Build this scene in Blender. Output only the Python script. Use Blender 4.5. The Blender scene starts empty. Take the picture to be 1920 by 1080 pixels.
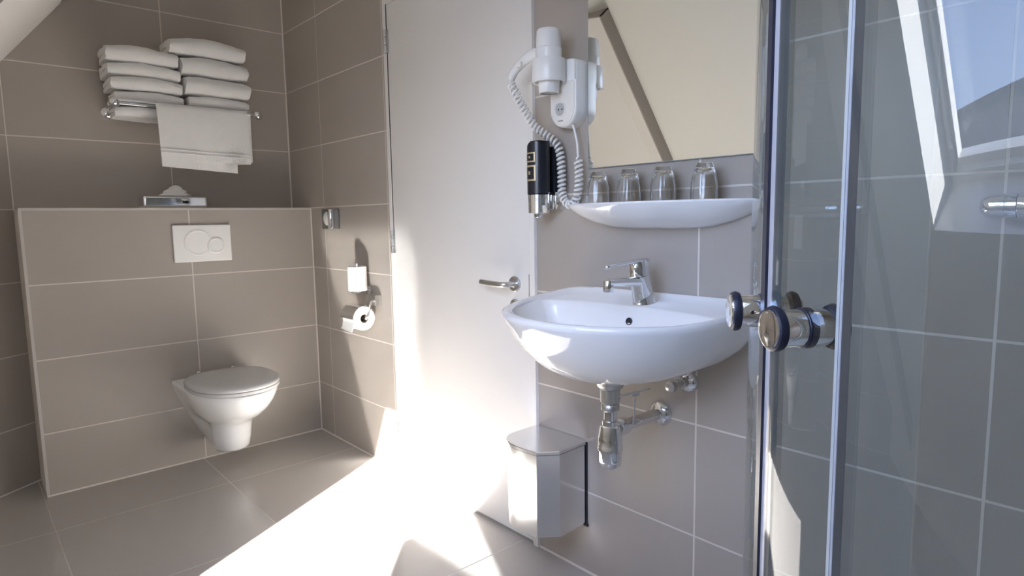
import bpy, bmesh, math, random
from mathutils import Vector, Matrix, noise
S = bpy.context.scene
COL = S.collection
PI = math.pi
random.seed(4)

# ------------------------------------------------------------------ camera
CAM = (3.2979, -1.38, 1.0908)
YAW, PITCH, ROLL, FPX = 0.8412, -0.1113, -0.0162, 1172.84
f = Vector((-math.sin(YAW)*math.cos(PITCH), math.cos(YAW)*math.cos(PITCH), math.sin(PITCH)))
r0 = Vector((math.cos(YAW), math.sin(YAW), 0)); u0 = r0.cross(f)
rt = r0*math.cos(ROLL)+u0*math.sin(ROLL); up = -r0*math.sin(ROLL)+u0*math.cos(ROLL)
cd = bpy.data.cameras.new('camera'); cam = bpy.data.objects.new('camera', cd); COL.objects.link(cam)
m = Matrix((rt, up, -f)).transposed().to_4x4(); m.translation = CAM
cam.matrix_world = m
cd.sensor_width = 36; cd.sensor_fit = 'HORIZONTAL'; cd.lens = FPX*36/1920; cd.clip_start = .02
S.camera = cam
# ------------------------------------------------------------------ light
SKY, SUN, EXPO = 1.0, 27.0, 1.46
w = bpy.data.worlds.new('sky'); S.world = w; w.use_nodes = True
nt = w.node_tree; nt.nodes.clear()
o_ = nt.nodes.new('ShaderNodeOutputWorld'); b_ = nt.nodes.new('ShaderNodeBackground')
sk = nt.nodes.new('ShaderNodeTexSky'); sk.sky_type = 'NISHITA'; sk.sun_disc = False
sk.sun_elevation = math.radians(39); sk.sun_rotation = math.radians(137); sk.altitude = 20; sk.dust_density = 1.5
mx = nt.nodes.new('ShaderNodeMix'); mx.data_type = 'RGBA'; mx.inputs[0].default_value = .8
mx.inputs[7].default_value = (.95, 1.35, 2.5, 1)
nt.links.new(sk.outputs[0], mx.inputs[6]); nt.links.new(mx.outputs[2], b_.inputs[0])
b_.inputs[1].default_value = SKY; nt.links.new(b_.outputs[0], o_.inputs[0])
sd = Vector((-1.065, 1, -1.18)).normalized()
sl = bpy.data.lights.new('sun', 'SUN'); sl.energy = SUN; sl.angle = math.radians(.53); sl.color = (1, .97, .925)
so = bpy.data.objects.new('sun', sl); COL.objects.link(so); so.rotation_euler = sd.to_track_quat('-Z', 'Y').to_euler(); so.location = (8, -8, 9)
S.view_settings.view_transform = 'Standard'; S.view_settings.look = 'None'; S.view_settings.gamma = 1
S.view_settings.use_curve_mapping = False; S.view_settings.exposure = EXPO
c = S.cycles
c.use_denoising = True; c.max_bounces = 14; c.diffuse_bounces = 8; c.glossy_bounces = 8; c.transmission_bounces = 10
c.transparent_max_bounces = 24; c.caustics_reflective = True; c.caustics_refractive = False
c.sample_clamp_indirect = 0; c.blur_glossy = 0
try: c.use_guiding = True
except Exception: pass

# ------------------------------------------------------------------ materials
def mat(name, col, rough=.5, metal=0, **k):
    m = bpy.data.materials.new(name); m.use_nodes = True
    p = m.node_tree.nodes['Principled BSDF']
    p.inputs['Base Color'].default_value = (*col, 1); p.inputs['Roughness'].default_value = rough; p.inputs['Metallic'].default_value = metal
    for a, v in k.items(): p.inputs[a.replace('_', ' ')].default_value = v
    return m
def bump(m, scale, strength, dist=.001, detail=4):
    n = m.node_tree; t = n.nodes.new('ShaderNodeTexNoise'); t.inputs['Scale'].default_value = scale; t.inputs['Detail'].default_value = detail
    tc = n.nodes.new('ShaderNodeTexCoord'); n.links.new(tc.outputs['Object'], t.inputs['Vector'])
    b = n.nodes.new('ShaderNodeBump'); b.inputs['Strength'].default_value = strength; b.inputs['Distance'].default_value = dist
    n.links.new(t.outputs[0], b.inputs['Height']); n.links.new(b.outputs[0], n.nodes['Principled BSDF'].inputs['Normal'])
    return m
def tile_mat(name, au, ou, pu, av, ov, pv, gw, tile, grout, rough, nr=.02, ior=1.5):
    """stack-bond tiles: joints at ou+k*pu on axis au and ov+k*pv on axis av (metres)."""
    m = bpy.data.materials.new(name); m.use_nodes = True; n = m.node_tree; p = n.nodes['Principled BSDF']
    p.inputs['IOR'].default_value = ior
    tc = n.nodes.new('ShaderNodeTexCoord'); sp = n.nodes.new('ShaderNodeSeparateXYZ'); n.links.new(tc.outputs['Object'], sp.inputs[0])
    def M(op, a, b=None, c_=None):
        q = n.nodes.new('ShaderNodeMath'); q.operation = op
        for i, v in enumerate((a, b, c_)):
            if v is None: continue
            if isinstance(v, (int, float)): q.inputs[i].default_value = v
            else: n.links.new(v, q.inputs[i])
        return q.outputs[0]
    def axis(a, off, pitch):
        t = M('DIVIDE', M('SUBTRACT', sp.outputs[a], off), pitch)
        fr = M('FRACT', M('ADD', t, 100.5))
        return M('MULTIPLY', M('ABSOLUTE', M('SUBTRACT', fr, .5)), pitch), M('FLOOR', M('ADD', t, 100))
    du, iu = axis(au, ou, pu); dv, iv = axis(av, ov, pv)
    d = M('MINIMUM', du, dv)
    mr = n.nodes.new('ShaderNodeMapRange'); mr.interpolation_type = 'SMOOTHSTEP'
    mr.inputs[1].default_value = gw*.5-.0006; mr.inputs[2].default_value = gw*.5+.0006; n.links.new(d, mr.inputs[0])
    wn = n.nodes.new('ShaderNodeTexWhiteNoise'); wn.noise_dimensions = '2D'; cb = n.nodes.new('ShaderNodeCombineXYZ')
    n.links.new(iu, cb.inputs[0]); n.links.new(iv, cb.inputs[1]); n.links.new(cb.outputs[0], wn.inputs['Vector'])
    ns = n.nodes.new('ShaderNodeTexNoise'); ns.inputs['Scale'].default_value = 260; ns.inputs['Detail'].default_value = 5; n.links.new(tc.outputs['Object'], ns.inputs['Vector'])
    hs = n.nodes.new('ShaderNodeHueSaturation'); hs.inputs['Color'].default_value = (*tile, 1)
    n.links.new(M('ADD', M('ADD', .93, M('MULTIPLY', wn.outputs[0], .05)), M('MULTIPLY', ns.outputs[0], .09)), hs.inputs['Value'])
    mix = n.nodes.new('ShaderNodeMix'); mix.data_type = 'RGBA'; n.links.new(mr.outputs[0], mix.inputs[0])
    mix.inputs[6].default_value = (*grout, 1); n.links.new(hs.outputs[0], mix.inputs[7]); n.links.new(mix.outputs[2], p.inputs['Base Color'])
    n.links.new(M('ADD', M('MULTIPLY', mr.outputs[0], rough-.8), .8), p.inputs['Roughness'])
    bp = n.nodes.new('ShaderNodeBump'); bp.inputs['Distance'].default_value = .0012; bp.inputs['Strength'].default_value = .5
    n.links.new(M('ADD', mr.outputs[0], M('MULTIPLY', ns.outputs[0], nr)), bp.inputs['Height']); n.links.new(bp.outputs[0], p.inputs['Normal'])
    return m
TILE = (.40, .361, .322); GROUT = (.66, .615, .565)
ZT = 1.1582
T_back = tile_mat('tile_back_wall', 1, -.5735, .6, 2, ZT, .3, .0052, TILE, GROUT, .34)
T_left = tile_mat('tile_main_left', 0, .3829, .6, 2, ZT, .3, .0052, TILE, GROUT, .34)
T_right = tile_mat('tile_main_right', 0, 2.4515, .6, 2, ZT, .3, .0052, TILE, GROUT, .34)
T_floor = tile_mat('tile_floor', 0, .605, .6, 1, -.585, .6, .003, (.42, .39, .365), (.50, .47, .44), .09, .003, 1.6)
T_plain = mat('taupe_plain', TILE, .4)
M_grout = mat('sealant', GROUT, .7)
M_trim = mat('trim_profile', (.52, .49, .46), .35)
M_ceil = bump(mat('cream_plaster', (.85, .84, .79), .85), 40, .15)
M_ceilw = bump(mat('white_plaster', (.84, .815, .785), .8), 40, .15)
M_door = bump(mat('door_paint', (.79, .775, .755), .32), 90, .05)
M_white = mat('white_lacquer', (.86, .86, .85), .3)
M_cer = mat('ceramic', (.86, .865, .87), .06, Coat_Weight=.3, Coat_Roughness=.03)
M_seat = mat('seat_plastic', (.60, .60, .60), .22)
M_plast = mat('white_plastic', (.80, .80, .79), .28)
M_cream = mat('cream_plastic', (.82, .80, .75), .35)
M_chrome = mat('chrome', (.80, .81, .82), .045, 1)
M_chromed = mat('brushed_steel', (.62, .62, .61), .3, 1)
M_steel = mat('bin_steel', (.80, .81, .83), .17, 1)
M_dark = mat('dark_rubber', (.012, .014, .03), .35)
M_black = mat('black_plastic', (.012, .014, .022), .25)
M_gold = mat('gold_print', (.62, .52, .33), .35, .6)
M_hole = mat('hole_dark', (.03, .03, .035), .6)
M_paper = bump(mat('tissue_paper', (.86, .85, .83), .9), 120, .25)
M_card = mat('cardboard', (.30, .25, .2), .9)
M_towel = bump(mat('terry_cloth', (.93, .92, .905), .95, Sheen_Weight=.3), 420, .9, .004, 3)
M_mirror = mat('mirror_silver', (.94, .94, .90), .0, 1)
M_cup = mat('clear_glass', (.97, .98, .98), .02, Transmission_Weight=1, IOR=1.48)
M_sealw = mat('pale_profile', (.50, .53, .53), .2, .3)
M_sealc = mat('clear_seal', (.38, .375, .40), .3)
M_roof = mat('slate_roof', (.07, .075, .085), .7)
M_brick = mat('house_wall', (.25, .2, .17), .8)
def thin_glass(name, tint, ior=1.5):
    m = bpy.data.materials.new(name); m.use_nodes = True; n = m.node_tree; n.nodes.clear()
    o = n.nodes.new('ShaderNodeOutputMaterial'); t = n.nodes.new('ShaderNodeBsdfTransparent'); g = n.nodes.new('ShaderNodeBsdfGlossy')
    fr = n.nodes.new('ShaderNodeFresnel'); fr.inputs[0].default_value = ior; mx = n.nodes.new('ShaderNodeMixShader')
    t.inputs[0].default_value = (*tint, 1); g.inputs['Roughness'].default_value = 0; g.inputs[0].default_value = (.95, .97, 1, 1)
    # same reflectance from either side of the sheet
    ge = n.nodes.new('ShaderNodeNewGeometry'); lw = n.nodes.new('ShaderNodeMath'); lw.operation = 'SUBTRACT'; lw.inputs[0].default_value = 1
    dt = n.nodes.new('ShaderNodeVectorMath'); dt.operation = 'DOT_PRODUCT'; n.links.new(ge.outputs['Incoming'], dt.inputs[0]); n.links.new(ge.outputs['Normal'], dt.inputs[1])
    ab = n.nodes.new('ShaderNodeMath'); ab.operation = 'ABSOLUTE'; n.links.new(dt.outputs['Value'], ab.inputs[0]); n.links.new(ab.outputs[0], lw.inputs[1])
    pw = n.nodes.new('ShaderNodeMath'); pw.operation = 'POWER'; pw.inputs[1].default_value = 5; n.links.new(lw.outputs[0], pw.inputs[0])
    ma = n.nodes.new('ShaderNodeMath'); ma.operation = 'MULTIPLY_ADD'; f0 = ((ior-1)/(ior+1))**2
    ma.inputs[1].default_value = 1-f0; ma.inputs[2].default_value = f0; n.links.new(pw.outputs[0], ma.inputs[0])
    n.nodes.remove(fr)
    n.links.new(ma.outputs[0], mx.inputs[0]); n.links.new(t.outputs[0], mx.inputs[1]); n.links.new(g.outputs[0], mx.inputs[2]); n.links.new(mx.outputs[0], o.inputs[0])
    return m
M_sglass = thin_glass('shower_glass', (.80, .83, .83), 1.65)
M_wglass = thin_glass('window_glass', (.97, .98, .985), 1.45)

# ------------------------------------------------------------------ mesh helpers
def new(): return bmesh.new()
def box(bm, x0, x1, y0, y1, z0, z1, bev=0, seg=2):
    vs = [bm.verts.new(v) for v in [(x0,y0,z0),(x1,y0,z0),(x1,y1,z0),(x0,y1,z0),(x0,y0,z1),(x1,y0,z1),(x1,y1,z1),(x0,y1,z1)]]
    fs = [bm.faces.new([vs[i] for i in q]) for q in [(0,3,2,1),(4,5,6,7),(0,1,5,4),(1,2,6,5),(2,3,7,6),(3,0,4,7)]]
    if bev:
        es = list({e for f_ in fs for e in f_.edges})
        bmesh.ops.bevel(bm, geom=es, offset=bev, segments=seg, affect='EDGES', profile=.6)
def loft(bm, rings, cap0=True, cap1=True, closed=True):
    R = [[bm.verts.new(p) for p in r] for r in rings]; n = len(R[0])
    for a, b in zip(R, R[1:]):
        for i in range(n if closed else n-1):
            j = (i+1) % n
            try: bm.faces.new((a[i], a[j], b[j], b[i]))
            except ValueError: pass
    if cap0: bm.faces.new(R[0][::-1])
    if cap1: bm.faces.new(R[-1])
    return R
def prism(bm, poly, d, bev=0):
    """poly: 3D points of a planar outline, d: extrusion vector"""
    d = Vector(d); a = [Vector(p) for p in poly]
    loft(bm, [a, [p+d for p in a]])
    if bev:
        es = [e for e in bm.edges]; bmesh.ops.bevel(bm, geom=es, offset=bev, segments=2, affect='EDGES', profile=.6)
def frame(axis):
    a = Vector(axis).normalized(); t = Vector((0,0,1)) if abs(a.z) < .9 else Vector((1,0,0))
    x = t.cross(a).normalized(); return x, a.cross(x), a
def lathe(bm, prof, o, axis=(0,0,1), seg=40, cap0=True, cap1=True):
    x, y, a = frame(axis); o = Vector(o)
    loft(bm, [[o+a*h+x*(max(r,1e-5)*math.cos(2*PI*i/seg))+y*(max(r,1e-5)*math.sin(2*PI*i/seg)) for i in range(seg)] for r, h in prof], cap0, cap1)
def cyl(bm, p0, p1, r, seg=32, bev=0):
    p0, p1 = Vector(p0), Vector(p1); L = (p1-p0).length
    pr = [(r,0),(r,L)] if not bev else [(r-bev,0),(r-bev*.3,bev*.3),(r,bev),(r,L-bev),(r-bev*.3,L-bev*.3),(r-bev,L)]
    lathe(bm, pr, p0, p1-p0, seg)
def sphere(bm, c_, r, seg=24, sc=(1,1,1)):
    mtx = Matrix.Translation(c_) @ Matrix.Diagonal((*sc, 1))
    bmesh.ops.create_uvsphere(bm, u_segments=seg, v_segments=seg//2, radius=r, matrix=mtx)
def tube(bm, pts, r, seg=12, caps=True):
    P = [Vector(p) for p in pts]; rings = []; x = None
    for i, p in enumerate(P):
        t = (P[min(i+1, len(P)-1)]-P[max(i-1, 0)]).normalized()
        if x is None: x = frame(t)[0]
        x = (x-t*x.dot(t)).normalized(); y = t.cross(x); rr = r[i] if isinstance(r, (list, tuple)) else r
        rings.append([p+x*(rr*math.cos(2*PI*k/seg))+y*(rr*math.sin(2*PI*k/seg)) for k in range(seg)])
    loft(bm, rings, caps, caps)
def spline(pts, n):
    P = [Vector(p) for p in pts]; out = []
    for i in range(len(P)-1):
        a, b, c_, d = P[max(i-1,0)], P[i], P[i+1], P[min(i+2,len(P)-1)]
        for k in range(n):
            t = k/n; out.append(.5*((2*b)+(c_-a)*t+(2*a-5*b+4*c_-d)*t*t+(3*b-3*c_+d-a)*t**3))
    out.append(P[-1]); return out
def make(name, bm, m, parent=None, smooth=40, label=None, kind=None):
    bmesh.ops.remove_doubles(bm, verts=bm.verts, dist=1e-6)
    bmesh.ops.recalc_face_normals(bm, faces=bm.faces)
    if parent is not None:
        bmesh.ops.translate(bm, verts=bm.verts, vec=-ORG[parent.name])
    me = bpy.data.meshes.new(name); bm.to_mesh(me); bm.free()
    me.materials.append(m); 
    if smooth:
        me.polygons.foreach_set('use_smooth', [True]*len(me.polygons)); me.set_sharp_from_angle(angle=math.radians(smooth))
    o = bpy.data.objects.new(name, me); COL.objects.link(o)
    if parent is not None: o.parent = parent; ORG[o.name] = ORG[parent.name].copy()
    else: ORG[o.name] = Vector((0,0,0))
    if label: o['label'] = label
    if kind: o['kind'] = kind
    return o
ORG = {}
def thing(name, label, cat, loc, group=None):
    o = bpy.data.objects.new(name, None); COL.objects.link(o); o.location = loc; o.empty_display_size = .05
    o['label'] = label; o['category'] = cat; ORG[o.name] = Vector(loc)
    if group: o['group'] = group
    return o
def tag(o, label, cat, group=None):
    o['label'] = label; o['category'] = cat
    if group: o['group'] = group
    return o
def copy_thing(root, loc, label, scale=(1,1,1), rz=0):
    r = root.copy(); COL.objects.link(r); r.location = loc; r['label'] = label; r.scale = scale; r.rotation_euler = (0,0,rz)
    for ch in list(root.children):
        q = ch.copy(); COL.objects.link(q); q.parent = r
        for g in ch.children:
            h = g.copy(); COL.objects.link(h); h.parent = q
    return r
def struct(name, bm, m, parent=None, smooth=0):
    return make(name, bm, m, parent, smooth, kind=None if parent else 'structure')

# ------------------------------------------------------------------ room shell
XF, YL, ZL = .2308, -1.175, ZT                # boxed-in cistern wall
XR, YB = 3.86, -2.42
XD0, XD1, ZD = 1.012, 1.876, 1.966            # door frame opening
M_ = 1.236; C0 = 3.269                          # main roof plane z = C0 + M_*y ; lowered part uses C0-.08
CL = C0-.08
b = new(); box(b, -.1, XR+.1, YB-.1, .14, -.1, 0); struct('floor', b, T_floor)
b = new(); box(b, -.1, 0, YL-.0, .14, 0, 2.6); struct('wall_back', b, T_back)
b = new(); box(b, 0, XD0, 0, .14, 0, 2.6); struct('wall_main_left', b, T_left)
b = new(); box(b, XD0, XD1, 0, .14, ZD, 2.6); struct('wall_main_above_door', b, T_left)
b = new(); box(b, XD1, XR, 0, .14, 0, 2.6); struct('wall_main_right', b, T_right)
b = new(); box(b, XD0-.05, XD1+.05, .10, .16, 0, ZD+.05); struct('wall_behind_door', b, M_ceilw)
b = new(); box(b, XR, XR+.1, YB-.1, .14, 0, 2.6); struct('wall_right', b, tile_mat('tile_right_wall', 1, -.3, .6, 2, ZT, .3, .0052, TILE, GROUT, .34))
b = new(); box(b, XF-.2308, XF, YL, 0, 0, ZL); struct('wall_cistern', b, T_back)
# slanting corner wall left of the cistern wall
d45 = Vector((.578, -.816, 0)); L45 = 1.52
p0 = Vector((0, YL, 0)); p1 = p0+d45*L45; nrm = Vector((-.816, -.578, 0))*.1
b = new(); prism(b, [p0, p1, p1+nrm, p0+nrm], (0, 0, 1.9))
struct('wall_corner', b, tile_mat('tile_corner', 0, .20, .45, 2, ZT, .3, .0052, TILE, GROUT, .34))
b = new(); box(b, .5, XR, YB-.1, YB, 0, .6); struct('wall_knee', b, M_ceil)
b = new(); box(b, -.1, XR+.1, -.70, .14, 2.45, 2.56); struct('ceiling', b, M_ceil)
# sloping ceiling around the roof window, built in plane coordinates (x, s up the slope, h outwards)
ES = Vector((0, .629, .777)); EN = Vector((0, -.777, .629))
def RP(x, s, h=0, c0=C0): return Vector((x, 0, c0))+ES*s+EN*h
def plate(bm, x0, x1, s0, s1, h0, h1, c0=C0):
    prism(bm, [RP(x0,s0,h0,c0), RP(x1,s0,h0,c0), RP(x1,s1,h0,c0), RP(x0,s1,h0,c0)], EN*(h1-h0))
SX0, SX1, SB, ST, SH = 2.225, 3.252, -2.862, -1.885, .20
s_lo, s_hi = -4.0, -1.0
b = new(); plate(b, -.1, SX0, s_lo, s_hi, 0, SH); struct('ceiling_slope_left', b, M_ceil)
b = new(); plate(b, SX1, XR+.1, s_lo, s_hi, 0, SH); struct('ceiling_slope_right', b, M_ceil)
b = new(); plate(b, SX0, SX1, s_lo, SB, 0, SH); struct('ceiling_slope_lower', b, M_ceil)
b = new(); plate(b, SX0, SX1, ST, s_hi, 0, SH); struct('ceiling_slope_upper', b, M_ceil)
# white linings of the window recess
for nm, a in (('trim_1', (SX0-.001, SX0+.004, SB, ST)), ('trim_2', (SX1-.004, SX1+.001, SB, ST)), ('trim_3', (SX0, SX1, SB-.001, SB+.004)), ('trim_4', (SX0, SX1, ST-.004, ST+.001))):
    b = new(); plate(b, *a, -.001, SH); struct(nm, b, M_white)
# lowered boxed part of the slope above the toilet, chamfered along its edge
b = new(); s2 = -1.575; hh = .08*.629; h3 = hh+.026
sec = [(0, -hh), (1.268, -hh), (1.348, -h3), (1.355, -h3), (1.355, .01), (0, .01)]
prism(b, [RP(x, s_lo, h) for x, h in sec], ES*(s2-s_lo)); o = struct('ceiling_slope_boxing', b, M_ceilw)
b = new(); prism(b, [RP(x, s_lo, h) for x, h in [(1.355, -h3), (1.362, -h3), (1.362, .0), (1.355, .0)]], ES*(s2+.006-s_lo)); struct('trim_5', b, T_plain)  # thin taupe facing along the boxing edge, darker than its plaster
b = new(); prism(b, [RP(x, s2, h) for x, h in [(0, -hh), (1.268, -hh), (1.348, -h3), (1.362, -h3), (1.362, .0), (0, 0)]], ES*.006); struct('trim_6', b, T_plain)  # same taupe facing across the upper end of the boxing
# roof window
wf = thing('window_1', 'roof window', 'window', tuple(RP(SX0, SB, SH))); del wf['category']; wf['kind'] = 'structure'
fw = .035
b = new(); h0, h1 = SH-.03, SH+.04
plate(b, SX0, SX0+fw, SB, ST, h0, h1); plate(b, SX1-fw, SX1, SB, ST, h0, h1); plate(b, SX0+fw, SX1-fw, SB, SB+fw, h0, h1); plate(b, SX0+fw, SX1-fw, ST-fw, ST, h0, h1)
make('window_frame', b, M_white, wf, 0)
b = new(); h0, h1 = SH-.005, SH+.03; g = fw; k = .022
plate(b, SX0+g, SX0+g+k, SB+g, ST-g, h0, h1); plate(b, SX1-g-k, SX1-g, SB+g, ST-g, h0, h1); plate(b, SX0+g+k, SX1-g-k, SB+g, SB+g+k, h0, h1); plate(b, SX0+g+k, SX1-g-k, ST-g-k, ST-g, h0, h1)
make('sash', b, M_white, wf, 0)
b = new(); plate(b, SX0+g+.01, SX1-g-.01, SB+g+.01, ST-g-.01, SH+.012, SH+.016); make('pane', b, M_wglass, wf, 0)
# light sealant lines and edge profiles
def line(bm, p, q, r=.0035): cyl(bm, p, q, r, 8)
b = new()
line(b, (.001,-.001,ZL), (.001,-.001,2.5), .005); struct('trim_7', b, M_grout)
b = new(); line(b, (XF+.001,-.001,0), (XF+.001,-.001,ZL), .0045); struct('trim_8', b, M_grout)
b = new(); line(b, (XF+.001,YL,.001), (XF+.001,0,.001), .0045); struct('trim_9', b, M_grout)
b = new(); line(b, (XF,-.001,.001), (XD0,-.001,.001), .0045); struct('trim_10', b, M_grout)
b = new(); line(b, (XD1,-.001,.001), (XR,-.001,.001), .0045); struct('trim_11', b, M_grout)
b = new(); line(b, p0+Vector((.001,0,.001)), p1+Vector((0,0,.001)), .0045); struct('trim_12', b, M_grout)
b = new(); box(b, XF-.010, XF+.0015, YL, -.0, ZL-.009, ZL+.0015, .001); struct('trim_13', b, M_trim)
b = new(); box(b, XF-.010, XF+.0015, YL-.0015, YL+.009, .002, ZL-.009, .001); struct('trim_14', b, M_trim)

# ------------------------------------------------------------------ door
dr = thing('door_1', 'door', 'door', (XD0, 0, 0)); del dr['category']; dr['kind'] = 'structure'
b = new()
box(b, XD0, XD0+.024, -.012, .10, 0, ZD, .002); box(b, XD1-.022, XD1, -.012, .10, 0, ZD, .002); box(b, XD0+.024, XD1-.022, -.012, .10, ZD-.022, ZD, .002)
make('door_frame', b, M_door, dr, 30)
b = new(); box(b, XD0+.0255, XD1-.0235, -.0085, .034, .012, ZD-.0235, .003); make('door_leaf', b, M_door, dr, 30)
b = new(); box(b, XD0+.026, XD1-.02, -.004, .05, 0, .008); make('threshold', b, M_chromed, dr, 0)
for z in (1.80, 1.0, .22):
    b = new()
    for k in range(3): cyl(b, (XD0+.026, -.018, z-.045+k*.031), (XD0+.026, -.018, z-.016+k*.031), .0065, 16, .001)
    box(b, XD0+.018, XD0+.036, -.0135, -.010, z-.045, z+.045); make('hinge', b, M_chromed, dr)
hz, hx = .876, 1.782
b = new(); lathe(b, [(.026,0),(.0262,.006),(.023,.010),(.012,.011),(.011,.014)], (hx,-.0085,hz), (0,-1,0), 40)
tube(b, spline([(hx,-.014,hz),(hx,-.045,hz),(hx-.006,-.056,hz),(hx-.02,-.060,hz),(hx-.06,-.060,hz+.001),(hx-.118,-.058,hz+.003)], 8), .0095, 16)
make('door_handle', b, M_chromed, dr)
b = new(); lathe(b, [(.023,0),(.023,.006),(.020,.009),(.014,.010),(.013,.014),(.006,.016)], (hx,-.0085,hz-.073), (0,-1,0), 36); kr = make('key_rosette', b, M_chromed, dr)
b = new(); box(b, hx-.010, hx+.010, -.0245, -.020, hz-.0755, hz-.0705, .001); make('turn_knob', b, M_chromed, kr)
b = new(); box(b, 1.846, 1.849, -.0095, -.0075, .83, .91); make('latch_slot', b, M_chromed, dr, 0)

# ------------------------------------------------------------------ toilet
TX, TY, DZ = XF, -.515, .0
t = thing('toilet', 'white wall-hung toilet with closed grey-white seat lid', 'toilet', (TX, TY, .09))
def egg(xc, a_f, a_b, bw, z, n=56, ex=2.0, eb=2.6):
    out = []
    for i in range(n):
        ph = 2*PI*i/n; cx, sx = math.cos(ph), math.sin(ph); e = ex if cx > 0 else eb; a = a_f if cx > 0 else a_b
        out.append((xc+a*math.copysign(abs(cx)**(2/e), cx), TY+bw*math.copysign(abs(sx)**(2/e), sx), z))
    return out
b = new()
def hull(z, wr, wf, xe, x0=TX, ns=16, nn=26, e=2.0):
    """outline: half-width wr at the wall easing to a rounded nose of half-width wf ending at xe"""
    nl = min(wf*1.15, (xe-x0)*.6) if wf < .12 else (xe-x0)*.52; xs_ = xe-nl; side = []
    for i in range(ns):
        q = i/ns; k = q*q*(3-2*q); side.append((x0+(xs_-x0)*q, wr+(wf-wr)*k))
    nose = [(xs_+nl*math.sin(PI*i/nn)**(2/e), wf*math.copysign(abs(math.cos(PI*i/nn))**(2/e), math.cos(PI*i/nn))) for i in range(nn+1)]
    nose = [(xs_+nl*abs(math.sin(PI*i/nn))**(2/e), wf*math.copysign(abs(math.cos(PI*i/nn))**(2/e), math.cos(PI*i/nn))) for i in range(nn+1)]
    pts = side+nose+[(x, -y) for x, y in side[::-1]]
    return [(x, TY+y, z) for x, y in pts]
loft(b, [hull(.088,.040,.055,.475), hull(.092,.050,.066,.500), hull(.105,.062,.074,.515), hull(.150,.085,.080,.525), hull(.190,.105,.083,.532), hull(.215,.118,.088,.540), hull(.232,.126,.098,.560), hull(.250,.134,.118,.600), hull(.275,.145,.138,.648),
         hull(.305,.157,.155,.688), hull(.335,.167,.168,.714), hull(.360,.174,.175,.728), hull(.378,.178,.179,.733), hull(.386,.178,.177,.731), hull(.390,.174,.170,.722)])
make('bowl', b, M_cer, t, 50)
b = new()
def seat(z, g): return egg(.50, .228-g, .205-g, .180-g, z, 64, 2.15, 2.8)
loft(b, [seat(.391,.006), seat(.392,.001), seat(.397,0), seat(.403,.0015), seat(.404,.006)]); make('seat', b, M_seat, t, 50)
b = new()
loft(b, [seat(.4055,.007), seat(.4065,.001), seat(.413,-.001), seat(.419,.002), seat(.424,.008), seat(.427,.022), seat(.4285,.05), seat(.4295,.10)]); lid = make('lid', b, M_seat, t, 50)
for s in (-1, 1):
    b = new(); cyl(b, (.272, TY+s*.075, .392), (.272, TY+s*.075, .425), .012, 20, .002); make('hinge', b, M_chrome, t)
# flush plate
fp = thing('flush_plate', 'white dual flush plate with two overlapping round buttons above the toilet', 'flush plate', (XF, -.525, 1.0))
b = new(); box(b, XF, XF+.013, -.647, -.402, .917, 1.083, .005, 3); make('plate', b, M_white, fp)
def disc(nm, y, z, r, h):
    b = new(); lathe(b, [(r,0),(r,h-.002),(r-.003,h),(r-.007,h+.0002),(r-.010,h-.0022),(r-.014,h-.0022),(.001,h-.0008)], (XF+.0125, y, z), (1,0,0), 56); make(nm, b, M_white, fp)
disc('full_flush_button', -.545, 1.003, .060, .0045); disc('half_flush_button', -.470, .988, .037, .0075)

# ------------------------------------------------------------------ tissue box on the ledge
t = thing('tissue_box', 'chrome tissue box on the ledge above the toilet with a paper tissue sticking out', 'tissue box', (.10, -.59, ZL))
b = new(); box(b, .055, .165, -.735, -.468, ZL+.001, ZL+.058, .014, 4); make('box_body', b, M_chrome, t)
b = new(); lathe(b, [(.03,0),(.03,.0012),(.027,.002)], (.11,-.592,ZL+.0578), (0,0,1), 32)
for v in b.verts: v.co.y = -.592+(v.co.y+.592)*2.2
make('slot_rim', b, M_chromed, t)
b = new(); N = 18; rings = []
for i in range(9):
    q = i/8; rr = .050*(1-q)**.8+.004
    rings.append([(.11+rr*.35*math.cos(2*PI*k/N)*(1+.25*math.sin(3*k+i)), -.592+q*.006+rr*1.15*math.sin(2*PI*k/N)*(1+.18*math.sin(5*k+2*i)), ZL+.0595+.048*q**.9+.004*math.sin(4*k+i)*(1-q)*q) for k in range(N)])
loft(b, rings); make('tissue', b, M_paper, t, 60)

# ------------------------------------------------------------------ towel rack and towels
RZ = 1.600
t = thing('towel_rack', 'chrome wall towel shelf with a front rail holding folded towels', 'towel rack', (0, -.52, RZ))
ya, yb_ = -.812, -.248
b = new()
for x in (.06, .115, .17): cyl(b, (x, ya, RZ), (x, yb_, RZ), .005, 14)
make('shelf_rods', b, M_chrome, t)
b = new(); box(b, .212, .228, ya+.01, yb_-.01, RZ-.004, RZ+.006, .003); make('front_rail', b, M_chrome, t)
for y in (ya, yb_):
    b = new(); tube(b, spline([(.0,y,RZ-.02),(.03,y,RZ-.006),(.10,y,RZ),(.18,y,RZ),(.222,y,RZ-.001),(.232,y,RZ-.008)], 6), .007, 12)
    a = make('side_arm', b, M_chrome, t)
    b = new(); lathe(b, [(.026,0),(.026,.006),(.02,.012),(.011,.016)], (0,y,RZ-.02), (1,0,0), 28); make('wall_flange', b, M_chrome, a)
for y in (ya-.012, yb_+.012):
    b = new(); sphere(b, (.222, y, RZ-.004), .021, 20, (1, 1, 1)); make('end_knob', b, M_chrome, t)
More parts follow.
